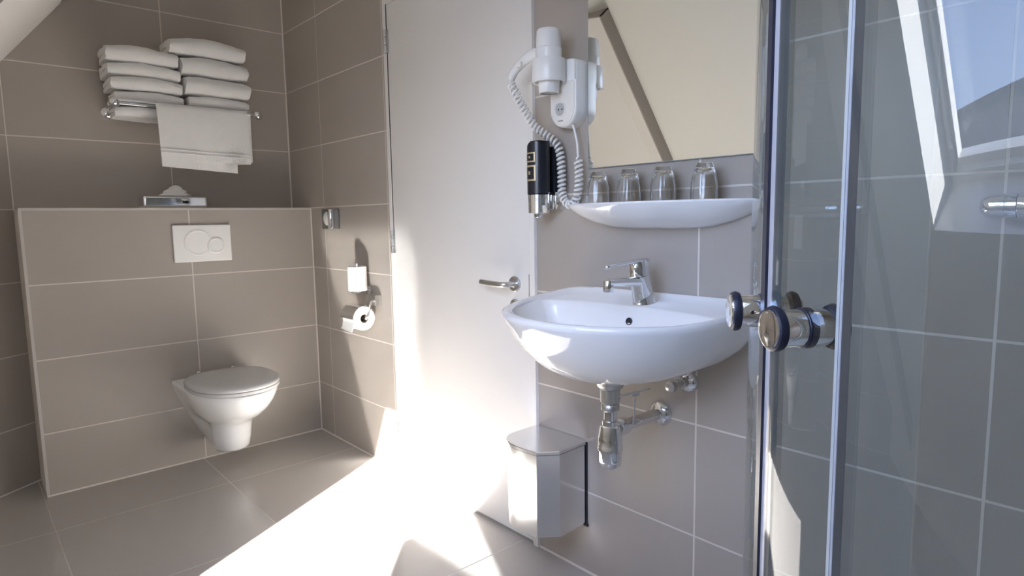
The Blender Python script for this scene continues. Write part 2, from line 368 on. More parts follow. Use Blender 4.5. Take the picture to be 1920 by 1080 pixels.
def towel_mesh(L, D, H, seed, sag=.010):
    """towel folded in half: C-shaped section (fold at the front, +X), lying along Y"""
    bm = new(); h2 = H/2; gap = .0022; fr = h2
    top = []; nA = 12
    sec = []
    sec += [(-D/2, -h2), ]
    for i in range(1, 6): sec.append((-D/2+(D-fr)*i/6, -h2))
    for i in range(nA+1):
        a = -PI/2+PI*i/nA; sec.append((D/2-fr+fr*1.05*math.cos(a), h2*math.sin(a)))
    for i in range(1, 6): sec.append((D/2-fr-(D-fr)*i/6, h2))
    sec += [(-D/2, h2), (-D/2-.004, h2*.55), (-D/2, gap), (D/2-fr*1.4, gap*.8), (D/2-fr*1.25, 0), (D/2-fr*1.4, -gap*.8), (-D/2, -gap), (-D/2-.004, -h2*.55)]
    rings = []; N = 26
    for j in range(N+1):
        q = j/N; e = min(q, 1-q)*L; k = 1-.20*math.exp(-(e/.010)) ; y = (q-.5)*L
        ring = []
        for x, z in sec:
            n1 = noise.noise(Vector((x*9+seed*7, y*9, z*9)))*.006; n2 = noise.noise(Vector((x*40+seed, y*40, z*40)))*.0022
            zz = z*(.80+.2*k)+n1*.8+n2-sag*(2*q-1)**2*(.5+.5*(z/h2))
            ring.append((x*(.97+.03*k)+n2+n1, y+(noise.noise(Vector((x*30, z*30, seed)))*.006 if j in (0, N) else 0), zz+h2))
        rings.append(ring)
    loft(bm, rings); return bm
specs = [  # y centre, z base, length, height, x shift, label
 (-.683, 1.606, .262, .052, .000, 'white folded towel at the bottom of the left stack, half behind the rail'),
 (-.690, 1.657, .272, .058, .004, 'white folded towel, second from the bottom of the left stack'),
 (-.696, 1.714, .276, .060, -.002, 'white folded towel, second from the top of the left stack'),
 (-.700, 1.773, .272, .070, .003, 'topmost white folded towel of the left stack'),
 (-.400, 1.606, .262, .058, .004, 'white folded towel at the bottom of the right stack above the hanging towel'),
 (-.402, 1.663, .280, .088, .008, 'white folded towel, second from the bottom of the right stack'),
 (-.408, 1.750, .285, .088, .004, 'white folded towel, second from the top of the right stack'),
 (-.435, 1.836, .320, .082, .010, 'topmost white folded towel of the right stack, the highest of all')]
for i, (y, z, L, H, dx, lb) in enumerate(specs):
    o = make('folded_towel', towel_mesh(L, .175, H, i+1, .012 if i < 7 else .020), M_towel, None, 60)
    o.location = (.120+dx, y, z); tag(o, lb, 'towel', 'white towels folded on the rack')
o = make('folded_towel', towel_mesh(.23, .13, .045, 12, .004), M_towel, None, 60); o.location = (.115, -.70, RZ-.053)
tag(o, 'white folded towel lying under the shelf rods, seen below the rail at left', 'towel', 'white towels folded on the rack')
# towel hung over the front rail
b = new(); path = [(.205, 1.375), (.204, 1.47), (.203, 1.54), (.2045, 1.59), (.209, 1.607), (.220, 1.611), (.231, 1.607), (.2365, 1.59), (.239, 1.54), (.243, 1.47), (.245, 1.382), (.2445, 1.378), (.241, 1.338)]
NY = 22; th = .007; P = [(x, z, i/(len(path)-1)) for i, (x, z) in enumerate(path)]
def hang(off):
    rows = []
    for x, z, q in P:
        yl_, yr = (-.655, -.268) if q < .5 else (-.672+.006*(q-.5)*2, -.268-.085*max(0, (q-.93)/.07))
        if q >= .5: yr = -.290
        if q > .89: yr = -.352
        rows.append([(x+off+.002*math.sin(j*.55+q*2)*min(1, abs(q-.42)*3)+.003*noise.noise(Vector((j*.3, q*6, 1))), yl_+(yr-yl_)*j/NY, z+(-.020*(j/NY) if q > .6 else 0)*(1 if q > .8 else .5)) for j in range(NY+1)])
    return rows
def sgn(q): return -1 if q < .42 else 1
A = hang(0); B = []
for i, row in enumerate(A):
    q = P[i][2]; x, z = path[i]; a = path[max(i-1,0)]; c_ = path[min(i+1,len(path)-1)]; tx, tz = c_[0]-a[0], c_[1]-a[1]; l = math.hypot(tx, tz); nx, nz = -tz/l, tx/l
    B.append([(p[0]+nx*th*-1, p[1], p[2]+nz*th*-1) for p in row])
loft(b, [ra+rb[::-1] for ra, rb in zip(A, B)]); o = make('hanging_towel', b, M_towel, None, 60)
tag(o, 'white towel draped over the front rail of the chrome rack', 'towel')
b = new(); 
for z0_, z1_ in ((1.398, 1.402), (1.412, 1.416)): box(b, .2405, .2475, -.668, -.292, z0_, z1_, .001)
for v in b.verts: v.co.z -= .012*(v.co.y+.67)/.38; v.co.x += .002*math.sin(((v.co.y+.67)/.382*22)*.55+1.6)*.9
make('woven_border', b, M_towel, o)

# ------------------------------------------------------------------ chrome fixture and toilet paper holders
t = thing('wall_bracket', 'small chrome wall bracket with white inset and upright bar, above the paper rolls', 'bracket', (.47, 0, 1.10))
b = new(); box(b, .372, .545, -.010, -.001, 1.053, 1.148, .003); make('back_plate', b, mat('satin_grey', (.20,.20,.19), .4, .3), t)
b = new(); sphere(b, (.432, -.012, 1.102), .030, 20, (1, .45, 1.1)); make('white_button', b, M_plast, t, label='white oval button')
b = new(); cyl(b, (.515, -.030, 1.055), (.515, -.030, 1.147), .016, 24, .003); box(b, .505, .525, -.03, -.006, 1.06, 1.145); make('upright_bar', b, M_chrome, t)

def paper_roll(c_, axis, L, R, label, tail=None, core=.019):
    t = thing('toilet_roll', label, 'toilet roll', c_, 'toilet paper rolls by the door')
    a = Vector(axis).normalized(); o = Vector(c_)
    b = new(); lathe(b, [(core,-L/2),(R-.003,-L/2),(R,-L/2+.002),(R,L/2-.002),(R-.003,L/2),(core,L/2),(core,-L/2)], o, a, 48, False, False)
    make('paper', b, M_paper, t)
    b = new(); lathe(b, [(core,-L/2+.001),(core,L/2-.001),(core-.0015,L/2-.001),(core-.0015,-L/2+.001),(core,-L/2+.001)], o, a, 32, False, False); make('core', b, M_card, t)
    if tail:
        b = new(); loft(b, tail); make('loose_sheet', b, M_paper, t)
RC = (.822, -.072, .668)
paper_roll(RC, (1,0,0), .100, .052, 'toilet roll in use under the chrome cover', [[(x, y, z) for x, y, z in [(.774,-.121,.655),(.870,-.121,.655),(.870,-.123,.655),(.774,-.123,.655)]], [(.774,-.126,.63),(.870,-.125,.63),(.870,-.127,.63),(.774,-.128,.63)], [(.772,-.132,.622),(.868,-.130,.614),(.868,-.132,.614),(.772,-.134,.622)]])
h = thing('toilet_roll_holder', 'chrome toilet roll holder with curved cover on the tiles beside the door', 'toilet roll holder', (.80, 0, .73))
b = new(); arc = []
for i in range(13):
    a = math.radians(80-i*125/12+90); arc.append((-.072+.056*math.cos(a)*-1, .668+.056*math.sin(a)))
arc = [(-.072+.057*math.cos(math.radians(a)), .668+.057*math.sin(math.radians(a))) for a in range(60, 186, 9)]
loft(b, [[(.764, y, z), (.880, y, z), (.880, -.072+(y+.072)*1.03, .668+(z-.668)*1.03), (.764, -.072+(y+.072)*1.03, .668+(z-.668)*1.03)] for y, z in arc]); make('cover', b, M_chrome, h)
b = new(); cyl(b, (.767,-.072,.668), (.888,-.072,.668), .006, 16); tube(b, spline([(.888,-.072,.668),(.896,-.066,.69),(.894,-.050,.735),(.884,-.03,.745),(.862,-.01,.745)], 6), .0055, 12); make('arm', b, M_chrome, h)
b = new(); box(b, .822, .902, -.034, -.001, .722, .768, .005); make('wall_mount', b, M_chromed, h)
paper_roll((.806, -.062, .838), (0,0,1), .108, .041, 'spare toilet roll standing upright on the chrome pin above the roll in use')
h = thing('spare_roll_holder', 'chrome spare roll pin with round base below the upright roll', 'toilet roll holder', (.80, 0, .78))
b = new(); cyl(b, (.806,-.062,.775), (.806,-.062,.905), .008, 16, .002); make('pin', b, M_chrome, h)
b = new(); lathe(b, [(.030,0),(.030,.005),(.012,.0065)], (.806,-.062,.779), (0,0,1), 28); make('base_disc', b, M_chrome, h)
b = new(); cyl(b, (.806,-.062,.781), (.806,-.001,.781), .008, 16); lathe(b, [(.020,0),(.020,.005),(.008,.008)], (.806,-.001,.781), (0,-1,0), 24); make('wall_mount', b, M_chrome, h)

# ------------------------------------------------------------------ soap dispenser
t = thing('soap_dispenser', 'black wall soap dispenser with chrome tip and pale square marks beside the door', 'soap dispenser', (1.95, 0, 1.2))
sx, sy = 1.955, -.066
def dshape(z, k=1, rx=.034, dx=0): return [(sx+dx+rx*k*math.cos(2*PI*i/40), sy+.034*k*math.sin(2*PI*i/40), z) for i in range(40)]
b = new(); rings = [dshape(1.160), dshape(1.27)]
for i in range(1, 9):
    a = i/8*PI/2; rings.append([(max(x, sx+.034-.068*math.cos(a)**.6) if x < sx else x, y, z) for x, y, z in dshape(1.27+.042*math.sin(a), 1)])
loft(b, rings); make('bottle', b, M_black, t, 45)
b = new(); lathe(b, [(.029,0),(.0325,.002),(.033,.055),(.030,.057)], (sx, sy, 1.103), (0,0,1), 40); make('pump_cup', b, M_chrome, t)
b = new(); lathe(b, [(.013,0),(.016,.004),(.016,.014)], (sx, sy, 1.091), (0,0,1), 24); make('nozzle', b, M_chrome, t)
b = new(); box(b, sx-.020, sx+.026, -.030, -.001, 1.165, 1.30, .004); make('wall_bracket', b, M_black, t)
b = new(); box(b, sx+.012, sx+.044, -.040, -.001, 1.112, 1.166, .004); make('bracket_foot', b, M_chrome, t)
def badge(z0, z1, a0, a1, wd):
    b = new()
    def pt(a, z, e): return (sx+(.034+e)*math.cos(a), sy-(.034+e)*math.sin(a), z)
    def strip(a_, b__, z_a, z_b):
        n = 8; loft(b, [[pt(a_+(b__-a_)*i/n, z_a, .0002), pt(a_+(b__-a_)*i/n, z_b, .0002), pt(a_+(b__-a_)*i/n, z_b, .0012), pt(a_+(b__-a_)*i/n, z_a, .0012)] for i in range(n+1)])
    da = wd/.037
    strip(a0, a1, z0, z0+wd); strip(a0, a1, z1-wd, z1); strip(a0, a0+da, z0, z1); strip(a1-da, a1, z0, z1)
    am = (a0+a1)/2; strip(am-.10, am+.10, z0+.4*(z1-z0), z0+.62*(z1-z0))
    return b
make('printed_mark', badge(1.252, 1.280, math.radians(62), math.radians(128), .004), M_gold, t, label='pale gold square outline, upper')
make('printed_mark', badge(1.198, 1.243, math.radians(60), math.radians(132), .005), M_gold, t, label='pale gold square outline, lower and larger')

# ------------------------------------------------------------------ hair dryer and its holder
t = thing('hair_dryer_holder', 'white wall holder with round socket carrying the hair dryer beside the mirror', 'hair dryer holder', (2.04, 0, 1.42))
b = new(); cx, hw = 2.040, .052
def body(k, y, zt=1.532, zb=1.345):
    out = []; r = hw*k; 
    for i in range(25): a = PI+PI*i/24; out.append((cx+r*math.cos(a), y, zb+hw+r*math.sin(a)))
    for i in range(25): a = PI*i/24; out.append((cx+r*math.copysign(abs(math.cos(a))**.6, math.cos(a)), y, zt-.018+.018*k*abs(math.sin(a))**.6))
    return out
loft(b, [body(1,-.001), body(1,-.042), body(.97,-.048), body(.90,-.051)]); make('wall_body', b, M_plast, t, 40)
b = new(); loft(b, [body(.88,-.0505,1.475), body(.86,-.0525,1.475), body(.82,-.053,1.475)]); make('face_plate', b, M_cream, t, 40)
b = new(); lathe(b, [(.022,0),(.022,.003),(.019,.004),(.018,.0),(.001,-.0)], (2.033,-.0525,1.396), (0,-1,0), 36); so_ = make('socket', b, M_plast, t)
b = new(); lathe(b, [(.0175,0),(.0175,.0008),(.001,.0008)], (2.033,-.0528,1.396), (0,-1,0), 36); make('socket_well', b, mat('socket_grey', (.45,.45,.44), .5), so_)
b = new()
for dx in (-.0065, .0065): cyl(b, (2.033+dx,-.0530,1.396), (2.033+dx,-.0545,1.396), .0022, 12)
make('contact_hole', b, M_hole, so_)
b = new(); box(b, 2.024, 2.042, -.0545, -.0525, 1.362, 1.366, .0005); make('switch', b, mat('grey_print', (.4,.4,.42), .5), t)
BX, BY = 2.023, -.088
b = new(); rings = []
for z, r1, r2 in [(1.478,.040,.049),(1.474,.042,.050),(1.474,.043,.053),(1.480,.042,.055),(1.510,.041,.056),(1.517,.041,.054),(1.518,.040,.050),(1.512,.039,.044),(1.478,.040,.044)]:
    pass
def ringpts(r, z, n=40): return [(BX+r*math.cos(2*PI*i/n), BY+r*math.sin(2*PI*i/n), z) for i in range(n)]
loft(b, [ringpts(.0395,1.468), ringpts(.0455,1.466), ringpts(.047,1.470), ringpts(.047,1.526), ringpts(.0455,1.530), ringpts(.0395,1.528), ringpts(.0395,1.468)], False, False)
box(b, BX+.014, BX+.066, BY+.034, -.03, 1.470, 1.526, .004); make('holding_ring', b, M_plast, t, 40)
t = thing('hair_dryer', 'white hair dryer hanging barrel down in its wall holder', 'hair dryer', (BX, BY, 1.45))
b = new(); lathe(b, [(.024,0),(.0275,0),(.029,.003),(.0305,.04),(.036,.058),(.037,.09),(.0375,.12),(.0355,.122),(.035,.145),(.0335,.168),(.031,.172),(.029,.172),(.027,.158)], (BX,BY,1.438), (0,0,1), 44, False, True)
make('barrel', b, M_plast, t)
b = new(); lathe(b, [(.0262,0),(.0262,.003),(.001,.003)], (BX,BY,1.440), (0,0,1), 32); make('outlet_grille', b, M_chromed, t)
b = new(); pts = spline([(BX-.02,BY-.005,1.548),(1.965,-.096,1.552),(1.935,-.103,1.540),(1.905,-.110,1.517),(1.890,-.112,1.495)], 8)
n = len(pts); rings = []
for i, p in enumerate(pts):
    tt = (pts[min(i+1,n-1)]-pts[max(i-1,0)]).normalized(); x = Vector((0,1,0)); x = (x-tt*x.dot(tt)).normalized(); y = tt.cross(x); q = i/(n-1)
    ra, rb = .017*(1-.35*q), .019*(1-.45*q); rings.append([p+x*ra*math.cos(2*PI*k/24)+y*rb*math.sin(2*PI*k/24) for k in range(24)])
loft(b, rings); hd = make('handle', b, M_plast, t, 50)
b = new(); box(b, 1.925, 1.945, -.124, -.117, 1.520, 1.535, .002); make('switch', b, M_cream, hd)
cp = spline([(1.890,-.112,1.497),(1.892,-.112,1.480),(1.906,-.11,1.455),(1.920,-.09,1.408),(1.938,-.066,1.362),(1.966,-.048,1.334),(2.001,-.030,1.296),(2.010,-.026,1.225),(2.011,-.026,1.170),(2.022,-.026,1.140),(2.046,-.026,1.127),(2.070,-.027,1.145),(2.081,-.028,1.199),(2.078,-.030,1.264)], 60)
# resample by length and wind the helix
acc = [0]
for a, b_2 in zip(cp, cp[1:]): acc.append(acc[-1]+(b_2-a).length)
LT = acc[-1]; turns = 46; NS = turns*12; hel = []; j = 0; x = None
for k in range(NS+1):
    sL = LT*k/NS
    while j < len(acc)-2 and acc[j+1] < sL: j += 1
    q = (sL-acc[j])/max(1e-9, acc[j+1]-acc[j]); p = cp[j].lerp(cp[j+1], q); tt = (cp[j+1]-cp[j]).normalized()
    if x is None: x = frame(tt)[0]
    x = (x-tt*x.dot(tt)).normalized(); y = tt.cross(x); ph = 2*PI*turns*k/NS
    rr = .0098 if 10 < k < NS-10 else .003
    hel.append(p+x*rr*math.cos(ph)+y*rr*math.sin(ph))
hel += spline([(2.079,-.030,1.268),(2.076,-.030,1.30),(2.070,-.034,1.335),(2.062,-.034,1.352)], 6)
b = new(); tube(b, hel, .0038, 7); make('coiled_cord', b, M_plast, t, 80)

# ------------------------------------------------------------------ mirror, shelf, tumblers
t = thing('wall_mirror', 'frameless rectangular mirror above the washbasin', 'mirror', (2.347, 0, 1.23))
b = new(); box(b, 2.097, 2.597, -.0065, -.0015, 1.229, 1.94); make('mirror_glass', b, M_mirror, t, 0)
b = new(); 
for s in [(2.0955,2.0972,1.2275,1.9415),(2.5968,2.5985,1.2275,1.9415)]: box(b, s[0], s[1], -.0068, -.0012, s[2], s[3])
box(b, 2.0972, 2.5968, -.0068, -.0012, 1.2272, 1.229); make('mirror_edge', b, mat('mirror_edge', (.35,.38,.36), .3), t, 0)
def dee(cx_, w_, d_, z, n=72, ex=2.0, yb=0., bk=.0):
    """D outline: straight back at y=yb, curved front of depth d_"""
    out = []
    for i in range(n+1):
        a = PI*i/n; c2, s2_ = math.cos(a), math.sin(a)
        out.append((cx_+w_*math.copysign(abs(c2)**(2/ex), c2), yb-d_*abs(s2_)**(2/ex), z))
    return out
SC = 2.335
b = new()
loft(b, [dee(SC,.10,.02,1.058), dee(SC,.16,.055,1.064), dee(SC,.215,.090,1.078), dee(SC,.255,.115,1.094), dee(SC,.280,.131,1.108), dee(SC,.291,.139,1.117), dee(SC,.294,.142,1.122), dee(SC,.292,.140,1.1265), dee(SC,.286,.135,1.127), dee(SC,.278,.127,1.123)])
o = make('shelf', b, M_cer, None, 50); tag(o, 'white ceramic wall shelf under the mirror holding four tumblers', 'shelf')
def tumbler():
    t = thing('tumbler', 'clear tumbler standing upside down', 'tumbler', (0,0,0), 'upturned tumblers on the ceramic shelf')
    b = new(); r = .031; h_ = .088; q = .0022
    lathe(b, [(r-q,0),(r-.0008,-.0),(r,.0012),(r*1.0,.022),(r*.96,.042),(r*.88,.058),(r*.76,.072),(r*.66,h_-.005),(r*.60,h_-.001),(r*.5,h_),(r*.3,h_-.0015),(0,h_-.002)], (0,0,0), (0,0,1), 14*4, False, False)
    # inner surface (thick base at the top)
    lathe(b, [(r-q,0),(r*1.0-q,.022),(r*.96-q,.042),(r*.87-q,.058),(r*.72-q,.070),(r*.5-q,h_-.0125),(0,h_-.012)], (0,0,0), (0,0,1), 14*4, False, False)
    for v in b.verts:       # pressed flutes
        rr = math.hypot(v.co.x, v.co.y)
        if .01 < rr and .004 < v.co.z < h_-.006:
            a = math.atan2(v.co.y, v.co.x); k_ = 1+.022*math.cos(14*a); v.co.x *= k_; v.co.y *= k_
    o = make('glass_body', b, M_cup, t, 30); return t
tp = tumbler()
cups = [(2.176, 'clear upturned tumbler at the left end of the ceramic shelf'), (2.280, 'clear upturned tumbler, second from left on the ceramic shelf'), (2.385, 'clear upturned tumbler, third from left, under the middle of the mirror'), (2.498, 'clear upturned tumbler nearest the shower, rightmost on the shelf')]
for i, (x, lb) in enumerate(cups):
    if i == 0: tp.location = (x, -.058, 1.1235); tp['label'] = lb
    else: copy_thing(tp, (x, -.058, 1.1235), lb, rz=.3*i)

# ------------------------------------------------------------------ washbasin
WC = 2.342
t = thing('washbasin', 'white ceramic wall washbasin with curved front', 'washbasin', (WC, 0, .70))
def rim(w_, d_, z, y0=-.13, back=.13, n=96, ef=2.15, eb=7, zb=None):
    out = []
    for i in range(n):
        a = 2*PI*i/n; c2, s2_ = math.cos(a), math.sin(a); fr_ = s2_ < 0; e = ef if fr_ else eb
        x = w_*math.copysign(abs(c2)**(2/e), c2); y = (d_ if fr_ else back)*math.copysign(abs(s2_)**(2/e), s2_)
        zz = z
        if zb is not None:
            q = min(1, max(0, (y0+y+.30)/.30)); zz = z+(zb-z)*q
        out.append((WC+x, min(-.0005, y0+y), zz))
    return out
b = new()
rings = [rim(.055,.055,.708,-.205,.06,eb=2.2), rim(.085,.085,.710,-.205,.09,eb=2.2), rim(.135,.130,.716,-.20,.15,eb=2.6), rim(.185,.180,.732,-.18,.17,eb=3.5),
         rim(.226,.228,.755,-.16,.16,eb=5), rim(.255,.268,.783,-.145,.145), rim(.277,.298,.812,-.135,.135), rim(.291,.317,.838,-.13,.13,zb=.845), rim(.297,.326,.853,-.13,.13,zb=.868), rim(.298,.328,.861,-.13,.13,zb=.882),
         rim(.295,.325,.867,-.13,.13,zb=.888), rim(.289,.318,.869,-.13,.127,zb=.890), rim(.281,.309,.868,-.13,.119,zb=.886), rim(.273,.300,.865,-.13,.108,eb=6,zb=.872),
         rim(.266,.243,.863,-.185,.070,eb=2.3,zb=.870), rim(.261,.238,.859,-.185,.066,eb=2.2,zb=.866), rim(.253,.229,.848,-.185,.060,eb=2.2), rim(.242,.216,.825,-.187,.054,eb=2.2), rim(.218,.190,.795,-.190,.045,eb=2.2), rim(.175,.150,.765,-.195,.04,eb=2.2), rim(.12,.10,.750,-.20,.04,eb=2), rim(.05,.045,.744,-.205,.045,eb=2), rim(.022,.022,.743,-.205,.022,eb=2)]
loft(b, rings); bowl = make('basin_bowl', b, M_cer, t, 55)
b = new(); lathe(b, [(.0095,0),(.0095,.0025),(.0075,.003),(.007,.0006),(.0001,.0006)], (WC-.002,-.1315,.829), (0,-1,.22), 24); ov = make('overflow_hole', b, M_hole, t, label='dark round overflow hole')
b = new(); lathe(b, [(.021,0),(.021,.003),(.016,.005),(.0001,.0055)], (WC,-.205,.7435), (0,0,1), 28); make('plug', b, M_chrome, t)
# tap
t = thing('mixer_tap', 'chrome single-lever mixer tap on the washbasin', 'tap', (WC, -.072, .868))
TZ = .868
def oval(cy, z, rx, ry, n=32, tilt=0): return [(WC+rx*math.cos(2*PI*i/n), cy+ry*math.sin(2*PI*i/n), z+tilt*ry*math.sin(2*PI*i/n)) for i in range(n)]
b = new(); loft(b, [oval(-.072,TZ-.002,.027,.036), oval(-.072,TZ+.003,.027,.036), oval(-.073,TZ+.006,.0245,.034), oval(-.080,TZ+.030,.0235,.032), oval(-.088,TZ+.055,.023,.030,tilt=.12), oval(-.093,TZ+.074,.0225,.028,tilt=.18)]); make('tap_body', b, M_chrome, t)
b = new(); rings = []
for q in [i/12 for i in range(13)]:
    y = -.098-.122*q; zc = TZ+.060+.006*q; rx = .019-.006*q; rz = .0135-.0045*q
    rings.append([(WC+rx*math.copysign(abs(math.cos(2*PI*i/28))**.8, math.cos(2*PI*i/28)), y, zc+rz*math.copysign(abs(math.sin(2*PI*i/28))**.8, math.sin(2*PI*i/28))) for i in range(28)])
loft(b, rings); sp_ = make('spout', b, M_chrome, t)
b = new(); cyl(b, (WC,-.215,TZ+.070), (WC,-.217,TZ+.042), .0125, 24, .002); make('aerator', b, M_chrome, sp_)
b = new(); loft(b, [oval(-.094,TZ+.076,.0235,.029,tilt=.18), oval(-.097,TZ+.092,.0235,.028,tilt=.15), oval(-.099,TZ+.108,.0225,.027,tilt=.05), oval(-.099,TZ+.114,.018,.022,tilt=.02)]); make('cartridge_cap', b, M_chrome, t)
b = new(); rings = []
for q in [i/14 for i in range(15)]:
    y = -.076-.142*q; zc = TZ+.112-.004*q-.004*q*q; rx = .0195-.0100*q; rz = .0065-.0030*q
    rings.append([(WC+rx*math.cos(2*PI*i/24), y, zc+rz*math.sin(2*PI*i/24)) for i in range(24)])
loft(b, rings); sphere(b, (WC,-.219,TZ+.103), .0088, 16, (1.05,1,.7)); make('lever', b, M_chrome, t)
b = new(); cyl(b, (WC+.012,-.108,TZ+.030), (WC+.010,-.101,TZ+.030), .004, 16); make('chain_lug', b, M_chromed, t)

# siphon
t = thing('bottle_trap', 'chrome bottle trap hanging under the washbasin with pipe to the wall', 'siphon', (WC, -.208, .48))
o3 = (WC, -.208, 0)
b = new(); lathe(b, [(.033,.707),(.033,.682),(.030,.676),(.024,.672)], o3, (0,0,1), 36); lathe(b, [(.0245,.673),(.0245,.640),(.020,.635),(.0225,.632),(.0225,.620),(.0165,.616)], o3, (0,0,1), 36); make('waste_outlet', b, M_chromed, t)
b = new(); lathe(b, [(.0155,.617),(.0155,.575)], o3, (0,0,1), 28); lathe(b, [(.020,.592),(.020,.580),(.024,.577)], o3, (0,0,1), 28); make('inlet_pipe', b, M_chrome, t)
b = new(); lathe(b, [(.018,.583),(.0245,.579),(.0265,.572),(.0285,.558),(.030,.545),(.030,.530),(.0315,.528),(.0315,.519),(.0285,.516),(.0285,.492),(.0265,.480),(.019,.473),(.005,.4715)], o3, (0,0,1), 40); make('trap_cup', b, M_chrome, t)
b = new(); pp = [(WC,-.185,.567),(WC+.002,-.150,.567),(WC+.004,-.012,.566)]; cyl(b, pp[0], pp[1], .022, 28, .003); cyl(b, pp[1], pp[2], .0155, 28); make('outlet_pipe', b, M_chrome, t)
b = new(); lathe(b, [(.034,0),(.034,.004),(.027,.013),(.0165,.018)], (WC+.004,-.0005,.566), (0,-1,0), 36); make('wall_rosette', b, M_chrome, t)
b = new(); cyl(b, (WC+.020,-.205,.655), (WC+.075,-.150,.676), .0025, 10); cyl(b, (WC+.05,-.175,.668), (WC+.045,-.172,.590), .0022, 10); cyl(b, (WC+.044,-.18,.660), (WC+.056,-.168,.664), .0055, 12); cyl(b, (WC+.045,-.172,.60), (WC+.045,-.172,.585), .004, 10); make('pop_up_rod', b, M_chromed, t)
# angle valve
t = thing('angle_valve', 'chrome angle valve on the wall right of the bottle trap', 'valve', (2.428, 0, .668))
vx, vz = 2.428, .668
b = new(); lathe(b, [(.030,0),(.030,.004),(.024,.012),(.013,.016),(.011,.03)], (vx,-.0005,vz), (0,-1,0), 32); make('wall_rosette', b, M_chrome, t)
b = new(); cyl(b, (vx,-.015,vz), (vx,-.070,vz), .0105, 24, .002); cyl(b, (vx,-.048,vz), (vx,-.048,vz+.028), .008, 20); cyl(b, (vx,-.048,vz+.018), (vx,-.048,vz+.034), .0115, 6); make('valve_body', b, M_chrome, t)
b = new(); lathe(b, [(.012,0),(.014,.003),(.014,.018),(.010,.021)], (vx,-.066,vz), (0,-1,0), 12); make('valve_knob', b, M_chromed, t)
b = new(); tube(b, spline([(vx,-.048,vz+.033),(vx-.001,-.05,vz+.055),(vx-.02,-.062,vz+.085),(vx-.05,-.075,vz+.11)], 6), .005, 10); make('supply_hose', b, M_chromed, t)

# ------------------------------------------------------------------ waste bin
t = thing('waste_bin', 'stainless steel wall bin with faceted rounded front under the washbasin', 'bin', (1.975, 0, .165))
pl = [(1.872,-.001),(2.084,-.001),(2.088,-.125),(2.047,-.179)]
arc = [(2.047,-.179),(2.010,-.1835),(1.970,-.186),(1.940,-.183),(1.915,-.174),(1.895,-.160),(1.880,-.140),(1.873,-.118)]
outl = pl+arc[1:]
b = new(); loft(b, [[(x+.002 if x < 1.95 else x-.002, min(-.001, y+.003), z) for x, y in outl] for z in (.160, .408)]); make('bin_body', b, M_steel, t, 28)
b = new(); loft(b, [[(x, y, z) for x, y in outl] for z in (.4105, .4185)]+[[(1.975+(x-1.975)*.985, y*.985-.001, .4205) for x, y in outl]]); make('lid', b, M_steel, t, 28)
b = new(); box(b, 2.0842, 2.0862, -.006, -.001, .158, .415, .0006); box(b, 1.872, 2.09, -.006, -.001, .150, .158); make('back_bracket', b, M_black, t)

# ------------------------------------------------------------------ shower enclosure
CX, CY, RG = 3.284, -.604, .340
HB, HT = .14, 1.95
t = thing('shower_enclosure', 'quarter-round glass shower enclosure with chrome profiles', 'shower enclosure', (CX, CY, HB))
def gp(th, r=RG): a = math.radians(th); return (CX-r*math.sin(a), CY-r*math.cos(a))
def curved(bm, t0, t1, z0, z1, r0_, r1_, n=40):
    loft(bm, [[(*gp(t0+(t1-t0)*i/n, r0_), z0), (*gp(t0+(t1-t0)*i/n, r1_), z0), (*gp(t0+(t1-t0)*i/n, r1_), z1), (*gp(t0+(t1-t0)*i/n, r0_), z1)] for i in range(n+1)])
g0, g1 = RG-.003, RG+.003
M_inner = bpy.data.materials.new('shower_glass_inner'); M_inner.use_nodes = True; n_ = M_inner.node_tree; n_.nodes.clear()
q1 = n_.nodes.new('ShaderNodeOutputMaterial'); q2 = n_.nodes.new('ShaderNodeBsdfTransparent'); q2.inputs[0].default_value = (.985, .992, .988, 1); n_.links.new(q2.outputs[0], q1.inputs[0])
def glass_faces(o):
    # the coated room-side face carries the pane's reflection; the other faces are clear
    o.data.materials.append(M_inner)
    for p_ in o.data.polygons:
        c_ = p_.center+ORG[o.name]; nx, ny = p_.normal.x, p_.normal.y
        rx, ry = c_.x-CX, c_.y-CY
        outward = (ny < -.9) if c_.x > CX else (nx < -.9) if c_.y > CY else (nx*rx+ny*ry > .9*math.hypot(rx, ry))
        if not outward: p_.material_index = 1
b = new(); curved(b, 48.0, 78, HB+.03, HT-.03, g0, g1); d1 = make('curved_door', b, M_sglass, t, 30, label='glass door leaf on the washbasin side'); glass_faces(d1)
b = new(); curved(b, 28.5, 45.1, HB+.03, HT-.03, g0, g1); d2 = make('curved_door', b, M_sglass, t, 30, label='glass door leaf carrying the nearer knob'); glass_faces(d2)
b = new(); curved(b, -.0, 27.8, HB+.03, HT-.03, g0, g1)
box(b, CX, XR-.02, CY-g1, CY-g0, HB+.03, HT-.03); glass_faces(make('fixed_panel', b, M_sglass, t, 30, label='fixed pane parallel to the tiled wall'))
b = new(); curved(b, 78.8, 90, HB+.03, HT-.03, g0, g1)
box(b, CX-g1, CX-g0, CY, -.004, HB+.03, HT-.03); glass_faces(make('fixed_panel', b, M_sglass, t, 30, label='fixed pane beside the washbasin'))
b = new(); curved(b, -.1, 90.1, HB, HB+.03, RG-.015, RG+.015); box(b, CX, XR-.001, CY-RG-.015, CY-RG+.015, HB, HB+.03); box(b, CX-RG-.015, CX-RG+.015, CY, -.001, HB, HB+.03); make('bottom_rail', b, M_chrome, t, 30)
b = new(); curved(b, -.1, 90.1, HT-.03, HT, RG-.015, RG+.015); box(b, CX, XR-.001, CY-RG-.015, CY-RG+.015, HT-.03, HT); box(b, CX-RG-.015, CX-RG+.015, CY, -.001, HT-.03, HT); make('top_rail', b, M_chrome, t, 30)
zz0, zz1 = HB+.03, HT-.03
